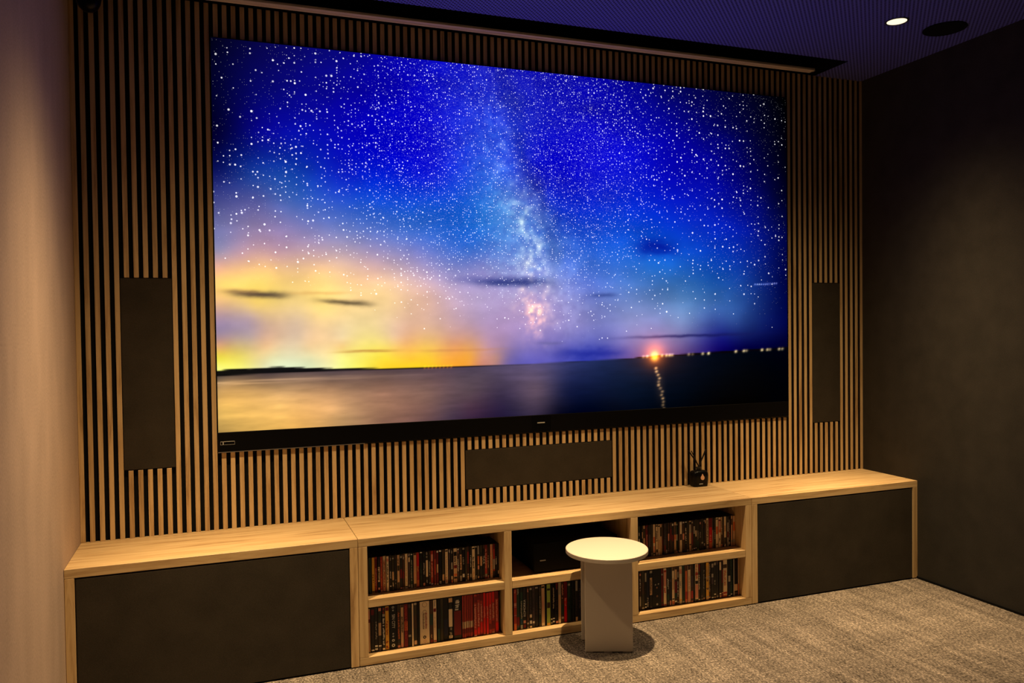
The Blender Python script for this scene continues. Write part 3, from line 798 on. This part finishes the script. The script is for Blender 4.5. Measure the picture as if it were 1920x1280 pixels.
ROWS = [
 ('upper row of left bay', -0.310, Z1B, 0.1505, (685, 1020), 135/1728, 1060, """52 74 O;78 138 E tO.2-.8;150 220 Y tK.3-.55 bK.02-.05;222 286 D bM.0-.06 bM.7-.95 tP.1-.68;290 350 N bC.3-.72 tK.35-.7 bP.08-.14 tU.75-.95;355 416 D tA.1-.9 bP.0-.06;420 495 T tD.1-.85 bC.9-.99 bP.0-.12;497 563 C tK.25-.8 bP.85-.93;
575 629 G tW.35-.55 tS.86-.94 bW.12-.15;632 689 O bT.3-.54 tC.12-.24 bS.9-.94;692 751 G tS.18-.3 tO.4-.5 bB.9-.97;757 822 T bO.0-.22 bO.55-.7 tK.75-.9;828 889 G bM.32-.58 bS.9-.96 bP.02-.06;890 946 B bM.3-.5 tW.85-.95 bS.0-.04;950 1022 C tT.2-.9 bK.04-.07;1028 1082 U tE.2-.5 bC.75-.88 tW.9-.98 bS.03-.1;1085 1142 E tS.2-.8 bW.94-.97 bS.0-.1;1150 1223 T tP.25-.85 bB.02-.12 bB.94-1;1225 1300 D bR.6-.95 tY.45-.6 bA.02-.2;
1306 1372 K tE.2-.7 bW.97-1 bE.0-.1;1378 1442 K tS.35-.68 tE.85-.98 bP.02-.1;1448 1512 G bC.27-.75 tS.82-.98 tW.1-.18;1520 1573 G tS.3-.7 bB.9-.97 bS.05-.1""" ),
 ('upper row of left bay', -0.310, Z1B, 0.1505, (810, 1005), 135/1728, 1060, """-28 38 D bP.7-.9 tP.2-.65 bW.02-.06;44 101 M bD.3-.75 bP.0-.05;105 156 M bW.94-.99 bT.35-.6 bT.0-.05;165 231 K bW.95-.99 tN.3-.8 bS.02-.1;240 302 O bT.1-.28 bB.9-.98;312 386 C tT.2-.8 bK.93-.97 tA.04-.2;395 442 U tN.2-.7 tW.88-.98 bB.0-.1;450 501 G bS.4-.6 tW.85-.95 bC.1-.2 bA.0-.08;510 602 T bC.9-1.08 bK.78-.9 bC.52-.77 tK.54-.76 bM.42-.51 bA.2-.26 bG.12-.17;605 657 U tW.3-.68 bW.94-.98 tP.85-.92;662 722 G bT.35-.8 tO.4-.75 bO.2-.34 bS.02-.18;728 792 K tS.5-.7 bW.12-.22 bS.93-.98;795 842 O bS.0-.05;845 897 B bD.5-.85 tM.2-.5 bW.17-.2 bT.0-.15;905 947 G tW.4-.75 bS.1-.2;
955 1032 C tO.35-.7 bK.92-.96 tT.05-.3;1040 1087 G tO.3-.8 bS.0-.12 bW.95-.98;1090 1142 O bS.75-1 bA.45-.7 bP.3-.42 bT.04-.1;1148 1207 G bT.4-.68 bO.8-1 bU.03-.1;1212 1267 K bB.9-1 bU.05-.12;1268 1332 D bM.75-1 tP.3-.9 bS.05-.14;1335 1382 B tT.3-.68 bP.0-.08 bO.92-1;1390 1457 T tA.1-.95 bP.75-.95;1460 1512 D bS.25-.55 bM.85-1 bG.0-.2;1520 1567 G tW.38-.68 bO.9-1;1572 1624 N bC.1-.2 tU.4-.9"""),
 ('lower row of left bay', -0.340, ZB, 0.1835, (685, 1125), 135/1571, 1140, """52 106 T bP.75-.95 bM.68-.76;112 191 G bM.85-.97 tB.3-.7 bW.03-.06;195 271 G tS.28-.68 tE.85-.97 bW.1-.14 bW.03-.07;275 351 O bT.35-.64 bP.91-.98 tE.72-.85 bW.1-.13 bU.0-.06;358 427 G tW.13-.74 bS.78-.84 tD.85-.98 bC.02-.06;430 517 Y tD.35-.66 bM.9-.98 tD.04-.2;520 688 K box;691 767 B bO.86-1 tA.2-.82 bG.1-.2 bP.0-.06;770 837 T bB.93-1 tB.35-.72 bP.0-.1;840 928 M bA.38-.6 tD.2-.95 bM.0-.1;930 1001 G bU.9-.98 bS.22-.27 tB.4-.8;1005 1047 C;1050 1124 O bB.4-.7 bT.03-.12 bS.95-1;1127 1181 K;1185 1401 C box;1405 1477 B bE.42-.68 tT.12-.2 bM.0-.08;1480 1556 C bM.72-.8 tT.3-.6 tS.85-.98 bD.02-.05"""),
 ('lower row of left bay', -0.336, ZB, 0.1835, (810, 1105), 135/1571, 1140, """110 177 K bE.0-.3;180 242 O tE.3-.8;245 354 K bN.1-.5;358 458 K bC.3-.72 bT.88-.98 tO.75-.86 bC.03-.1 tS.05-.28;470 650 K bM.08-.66 tW.68-.92 bO.0-.07;
655 693 D bT.22-.38 bM.1-.2;695 728 D bC.22-.38 bM.1-.2;730 763 D bT.22-.38 bM.1-.2;765 798 D bC.22-.38 bM.1-.2;800 833 D bT.22-.38 bM.1-.2;835 868 D bC.22-.38 bM.1-.2;870 902 D bT.22-.38 bM.1-.2;906 977 D tP.2-.76 bM.8-.95 bP.0-.03 bR.04-.15;980 1047 D tP.23-.79 bM.86-.98 bR.05-.2;1050 1112 D tP.33-.74 bM.82-1 bR.05-.3;1115 1176 R tP.4-.68 bA.0-.03;1178 1236 R tP.4-.68 bA.0-.03;1239 1302 D bR.65-1 tP.34-.74 bM.1-.24;1305 1377 D bR.75-1 tP.36-.76 bM.1-.3 bP.0-.04;1380 1458 D bM.82-1 tP.28-.8 bR.05-.24"""),
 ('lower row of middle bay', -0.340, ZB, 0.1850, (955, 1080), 145/1687, 1130, """90 158 D bP.58-.66 bW.355-.36 bW.555-.56 bA.0-.16 tP.9-.98;160 228 E tS.85-.98 bM.1-.3 bU.05-.1;235 297 E bX.12-.25 tS.25-.7 bS.0-.1 bG.9-.98;300 369 G bP.13-.2 bM.02-.1;373 430 B tE.3-.7 tP.88-.97 bS.1-.14 bS.0-.03;435 495 G tU.35-.75 bC.25-.33 bW.1-.18 bS.93-.98 bC.0-.05;500 556 U bW.1-.15 bO.0-.06 tG.4-.9;560 636 G tB.3-.6 bS.94-.98;640 690 O tS.3-.75 bE.1-.3 bU.85-.95;695 772 T bG.93-.97 bC.0-.08 tP.4-.7;776 806 K;810 892 L bB.42-.56 bO.85-.9 bY.0-.06;895 941 K bW.12-.15 bS.03-.06 tN.3-.8;945 1002 K tC.38-.9 bW.12-.15 bW.04-.08;1006 1066 K bM.93-1 tD.85-.92 tB.35-.6 bP.02-.07;1070 1133 T bS.7-1 bC.0-.1;1136 1196 B bE.2-.45 tP.6-.95 bS.1-.15;1200 1268 R bM.6-1 tP.4-.6;1272 1332 E bS.9-.95 tK.3-.6;1335 1382 K tE.3-.9;1386 1431 K tO.4-.8;1435 1492 G bT.0-.1 tU.25-.6 bS.75-1;1496 1580 N tU.3-.8"""),
 ('upper row of right bay', -0.295, Z1B, 0.1510, (1190, 960), 110/1564, 1000, """94 132 E bS.7-.8 bW.5-.6;135 181 K tO.3-.7;185 217 O bT.6-.8;220 277 T bO.6-.9 tB.2-.5;280 306 M;308 362 M tP.2-.7 bU.85-.95;365 432 U bN.0-.3 bG.7-1;435 485 O bS.0-.1;488 551 C bA.4-.6 bP.1-.3 bK.05-.09;553 611 C tB.45-.8 bO.93-.98 bB.1-.2;612 666 C bK.92-.96 bT.2-.5 bW.0-.06;668 717 T bO.6-.9 bB.8-.9 bT.05-.3;720 767 B tM.2-.5 bO.85-.95;770 822 U bM.1-.3 tG.5-.9;825 877 G tO.6-.9 bS.02-.14;880 927 B bP.42-.65 tS.1-.2;930 987 B bM.45-.8 tG.1-.4;990 1042 G bW.9-.97 bM.4-.6;1045 1102 T bB.6-.9 bA.45-.6 tG.02-.12;1105 1157 E bS.4-.6 bS.9-.95 bP.0-.06;1160 1196 B bT.02-.08;1198 1264 C bB.4-.6 bW.9-.98;1268 1327 B bP.4-.6 bW.94-.98 bO.0-.1;1330 1387 K tC.28-.78 bW.95-.98 bO.02-.1;1390 1436 O bS.0-.07;1440 1504 T bS.6-.9 bB.2-.24 bK.88-.96"""),
 ('upper row of right bay', -0.295, Z1B, 0.1510, (1290, 955), 110/1564, 1000, """90 137 B bM.2-.6 bS.02-.08 bS.9-.95;140 192 G bS.55-.8 bW.05-.09;195 238 O bC.45-.65 bW.06-.09 bE.1-.35;240 297 O tS.35-.65 bE.02-.3 bL.0-.05;300 347 G tS.4-.6 bP.85-.92;350 407 O bS.2-.25 bB.7-.9;410 452 K bS.12-.2 bS.92-.97;455 495 B bT.85-.95;498 560 C tB.2-.95 bK.1-.14;562 652 R bM.7-1 tP.25-.45 bA.02-.2;655 687 S bG.6-1;690 732 O tS.3-.6;735 802 C bA.45-.7 bK.93-.96 bB.1-.13;805 872 C bP.6-.9 bM.88-.93 tK.2-.35 bA.5-.6;880 922 T bB.1-.4 tO.4-.9 bA.03-.08;925 964 G tO.3-.7;968 1032 C bO.05-.3 bT.5-.7 tW.03-.1;1038 1082 S bG.8-1 bM.3-.5;1085 1136 N tS.2-.9 bS.05-.14;1140 1182 T bB.7-.9 tP.3-.6 bS.12-.2;1185 1252 T bA.5-.8 bS.12-.22 tC.25-.4;1256 1322 K tN.3-.8"""),
 ('lower row of right bay', -0.330, ZB, 0.1835, (1190, 1050), 110/1482, 1100, """112 158 B tW.5-.82 bS.1-.35 bP.9-.95;163 242 O bB.4-.7 bS.02-.06;245 297 K bS.72-.95 bW.12-.15 bW.04-.07;300 364 N tS.05-.3;368 442 K bT.35-.8 tO.4-.75 bS.92-.98 bU.02-.05;445 672 K box;675 725 M bS.82-.86 bO.08-.12;728 806 C tR.35-.7 bD.85-.95 bP.55-.9 bD.02-.05;808 877 G tW.44-.72 bE.15-.3 bU.02-.1;880 935 G bP.0-.12 bN.15-.3 bU.62-.68;938 1007 C bT.4-.7 bK.14-.17 bB.9-1 bA.02-.1;1010 1077 B bT.66-.92 bM.3-.6 bE.15-.3 bW.06-.1;1080 1120 B tW.18-.6 bS.7-.85 bS.02-.06;1122 1197 C bP.8-.92 tS.4-.6 bY.08-.12;1200 1264 E tG.3-.7 bS.02-.06;1268 1332 A bB.85-1 bP.0-.05 bD.1-.3;1335 1412 C bB.88-1 tT.35-.7 bK.1-.13 bP.03-.3"""),
 ('lower row of right bay', -0.330, ZB, 0.1835, (1290, 1040), 110/1482, 1090, """64 127 B bD.1-.3 bU.4-.7 bP.0-.04;130 166 K bO.3-.9;168 254 C bK.47-.55 tA.6-.98 bD.7-.76 bP.1-.45 bO.0-.06;258 315 O tC.3-.7 bM.78-.98 bC.02-.05;319 377 G bO.94-1 bU.1-.14 bS.02-.05;380 441 O tS.3-.8 bT.02-.06;445 522 Y bB.3-.32 tT.5-.9 bT.0-.04;525 581 B tS.2-.95 bT.03-.06;585 646 G bS.58-.68 bU.4-.56 bS.85-.95 bW.02-.05;650 711 G tS.3-.5 bS.9-.97 bW.1-.13 bT.02-.05;715 774 U bG.1-.9 bS.02-.06;780 836 O bC.75-.97 bW.1-.13 bT.0-.07;840 886 M bK.75-.98 bO.1-.4 bP.12-.14;888 1000 C bB.78-.88 tA.3-.72 bD.08-.13 bA.0-.05;1004 1072 K bN.1-.5 bS.4-.56 bW.01-.03;1075 1132 E tK.3-.8 bW.03-.06;1135 1167 S;1170 1265 K bT.12-.3 tG.5-.95 bU.02-.08;1268 1300 T bA.0-.3"""),
]
ONES = ['', 'first', 'second', 'third', 'fourth', 'fifth', 'sixth', 'seventh', 'eighth', 'ninth', 'tenth', 'eleventh', 'twelfth', 'thirteenth', 'fourteenth', 'fifteenth', 'sixteenth', 'seventeenth', 'eighteenth', 'nineteenth']
TENS = {2: 'twent', 3: 'thirt', 4: 'fort', 5: 'fift'}
def ordinal(n):
    if n < 20: return ONES[n]
    a, b_ = divmod(n, 10)
    return TENS[a]+('ieth' if b_ == 0 else 'y-'+ONES[b_])
RND = random.Random(7)

def print_mesh(quads):
    """flat print: list of (x0, x1, z0, z1, layer, rgb)"""
    V, F, C = [], [], []
    for x0, x1, z0, z1, ly, c in quads:
        y = -0.00022*ly
        n = len(V)
        V += [(x0, y, z0), (x1, y, z0), (x1, y, z1), (x0, y, z1)]
        F.append((n, n+1, n+2, n+3))
        C += [lin(c)]*4
    me = bpy.data.meshes.new('spine_print')
    me.from_pydata(V, [], F)
    a = me.color_attributes.new('print', 'FLOAT_COLOR', 'CORNER')
    a.data.foreach_set('color', np.array(C, np.float32).ravel())
    me.materials.append(PRINT)
    return me

def lettering(text, size, mtl, parent, name, xc, y, zc, up_=False, stretch=1.0):
    cu = bpy.data.curves.new(name, 'FONT')
    cu.body = text
    cu.size = size
    cu.align_x = 'CENTER'
    cu.align_y = 'CENTER'
    cu.extrude = 0.00012
    o = bpy.data.objects.new(name, cu)
    COL.objects.link(o)
    dg = bpy.context.evaluated_depsgraph_get()
    me = bpy.data.meshes.new_from_object(o.evaluated_get(dg))
    bpy.data.objects.remove(o)
    # letters lie in local XY: stand them up and turn them along the spine
    R = Matrix.Rotation(math.radians(90), 4, 'X') @ Matrix.Rotation(math.radians(90 if up_ else -90), 4, 'Z') @ Matrix.Diagonal((stretch, 1, 1, 1))
    me.transform(Matrix.Translation((xc, y, zc)) @ R)
    me.materials.clear()
    return link(name, me, mtl, parent)

WHITEINK = mat('white_ink', (0.82, 0.80, 0.74, 1), 0.5)[0]
REDINK = mat('red_ink', (0.45, 0.03, 0.02, 1), 0.5)[0]
BROWNINK = mat('brown_ink', (0.25, 0.12, 0.05, 1), 0.5)[0]
case_mesh = {}
count = {}
def case(row, y, zb, h, x0, x1, base, feats, box):
    n = count[row] = count.get(row, 0)+1
    w = round(max(x1-x0-0.0004, 0.004), 4)
    hh = h*RND.uniform(0.988, 1.0)
    d = 0.135 if h > 0.17 else 0.128
    yy = y+RND.uniform(-0.003, 0.004)
    rgb, cname = PAL[base]
    key = (w, round(hh, 3), d)
    if key not in case_mesh:
        b = MB()
        b.box(-w/2, w/2, 0, d, 0, key[1], min(0.0011, w*0.2))
        me = bpy.data.meshes.new('disc_case')
        bmesh.ops.recalc_face_normals(b.bm, faces=b.bm.faces)
        b.bm.to_mesh(me); b.bm.free()
        me.materials.append(BLACKPL)
        case_mesh[key] = me
    hh = key[1]
    o = bpy.data.objects.new('box_set' if box else 'disc_case', case_mesh[key])
    COL.objects.link(o)
    o.location = ((x0+x1)/2, yy, zb+0.0003)
    kind = 'wide boxed disc set' if box else 'disc case'
    tag(o, f'{cname} {kind}, {ordinal(n)} from left in {row}', 'disc case', 'disc cases in the '+row)
    # printed spine
    m = 0.0007 if w > 0.006 else 0.0003
    a0_, a1_ = -w/2+m, w/2-m
    v0, v1 = 0.0012, hh-0.0012
    q = [(a0_, a1_, v0, v1, 1, rgb)]
    ly = 2
    for f in feats:
        kd, cc, rng = f[0], PAL[f[1]][0], f[2:]
        lo, hi = rng.split('-')
        lo, hi = float(lo), min(float(hi), 1.0)
        z0_, z1_ = v0+(v1-v0)*lo, v0+(v1-v0)*hi
        if kd == 'b':
            q.append((a0_+w*0.06*(hi-lo < .6), a1_-w*0.06*(hi-lo < .6), z0_, z1_, ly, cc))
        else:   # small unreadable lettering: a column of uneven marks
            z = z0_
            cw = w*RND.uniform(0.40, 0.62)
            while z < z1_:
                s = RND.uniform(0.0012, 0.0036)
                if RND.random() < 0.86:
                    c0 = RND.uniform(-0.08, 0.08)*w
                    q.append((c0-cw/2, c0+cw/2*RND.uniform(0.3, 1), z, min(z+s, z1_), ly, cc))
                    if RND.random() < 0.5:
                        q.append((c0-cw/2, c0-cw/4, z, min(z+s*1.5, z1_), ly, cc))
                z += s+RND.uniform(0.0006, 0.0016)
        ly += 1
    p = bpy.data.objects.new('spine_print', print_mesh(q))
    COL.objects.link(p)
    p.parent = o
    return o, w, hh
def ring(parent, x, z, r, m, r2=None):
    b = MB()
    n = 20
    r2 = r*0.5 if r2 is None else r2
    A = [b.bm.verts.new((x+r*math.cos(2*math.pi*i/n), -0.0013, z+r*math.sin(2*math.pi*i/n))) for i in range(n)]
    B = [b.bm.verts.new((x+r2*math.cos(2*math.pi*i/n), -0.0013, z+r2*math.sin(2*math.pi*i/n))) for i in range(n)]
    for i in range(n): b.bm.faces.new((A[i], A[(i+1) % n], B[(i+1) % n], B[i]))
    me = bpy.data.meshes.new('emblem'); b.bm.to_mesh(me); b.bm.free()
    me.materials.append(m)
    o = bpy.data.objects.new('emblem', me); COL.objects.link(o); o.parent = parent
def spine_text(parent, text, size, m, x, z, up_=False, stretch=1.0):
    o = lettering(text, size, m, None, 'title', x, -0.0013, z, up_, stretch)
    o.parent = parent
for row, y, zb, h, org, k, pym, data in ROWS:
    prev = None
    for ent in data.replace('\n', '').split(';'):
        p = ent.split()
        l, r, base = float(p[0]), float(p[1]), p[2]
        box = 'box' in p
        feats = [f for f in p[3:] if f != 'box']
        xa = float(at(org[0]+l*k, pym, y)[0])
        xb = float(at(org[0]+r*k, pym, y)[0])
        if prev is not None: xa = max(xa, prev+0.0002)
        lim = [b_ for b_ in BAYS if b_[0]-0.02 < (xa+xb)/2 < b_[1]+0.02][0]
        xa = max(xa, lim[0]+0.0008)
        xb = min(xb, lim[1]-0.0008)
        if xb-xa < 0.0045: xb = xa+0.0045
        prev = xb
        o, w, hh = case(row, y, zb, h, xa, xb, base, feats, box or (r-l) > 140)
        n = count[row]
        if row.startswith('lower row of left') and l == 520:
            spine_text(o, 'SIN CITY', 0.0175, WHITEINK, 0.001, hh*0.635, False, 0.86)
            for z, rr in ((0.20, 0.0055), (0.29, 0.0034), (0.35, 0.0030)): ring(o, 0.0, hh*z, rr, WHITEINK)
            ring(o, 0.0, hh*0.085, 0.0068, WHITEINK, 0.003)
            ring(o, 0.0, hh*0.955, 0.0050, LIGHTPL, 0.002); ring(o, 0.0, hh*0.885, 0.0034, LIGHTPL, 0.0)
        elif row.startswith('lower row of left') and l == 1185:
            b = MB()
            rs = random.Random(4)
            for xs, m_, nm in ((0.007, REDINK, 'red_title'), (-0.004, BROWNINK, 'brown_title')):
                b = MB(); z = hh*0.36
                while z < hh*0.71:
                    s = rs.uniform(0.003, 0.0065)
                    b.box(xs-0.004, xs+0.004*rs.uniform(0.3, 1), -0.0014, -0.001, z, z+s*0.45)
                    b.box(xs-0.004, xs-0.0015, -0.0014, -0.001, z, z+s*0.8)
                    z += s+0.001
                q = b.build(nm, m_); q.parent = o
            ring(o, 0.0, hh*0.75, 0.0085, BROWNINK, 0.0070)
            ring(o, 0.0, hh*0.92, 0.0105, BROWNINK, 0.0092)
            ring(o, -0.001, hh*0.165, 0.0066, SLOT, 0.0032)
            ring(o, 0.0, hh*0.075, 0.0055, REDINK, 0.0046)
        elif row.startswith('lower row of right') and l == 445:
            ring(o, -0.0085, hh*0.60, 0.0034, LIGHTPL, 0.0); ring(o, 0.0075, hh*0.61, 0.0034, LIGHTPL, 0.0)
            ring(o, 0.0, hh*0.30, 0.0050, BROWNINK, 0.0); ring(o, 0.0, hh*0.09, 0.0050, LIGHTPL, 0.0)
            ring(o, -0.001, hh*0.52, 0.0045, BROWNINK, 0.0)
        elif row.startswith('lower row of middle') and l == 300:
            spine_text(o, 'KOMORKA', 0.0150, WHITEINK, 0.0, hh*0.50, True, 1.0)
        elif row.startswith('upper row of left') and l == 1212:
            spine_text(o, 'TUCK', 0.0140, WHITEINK, 0.0, hh*0.57, False, 1.0)
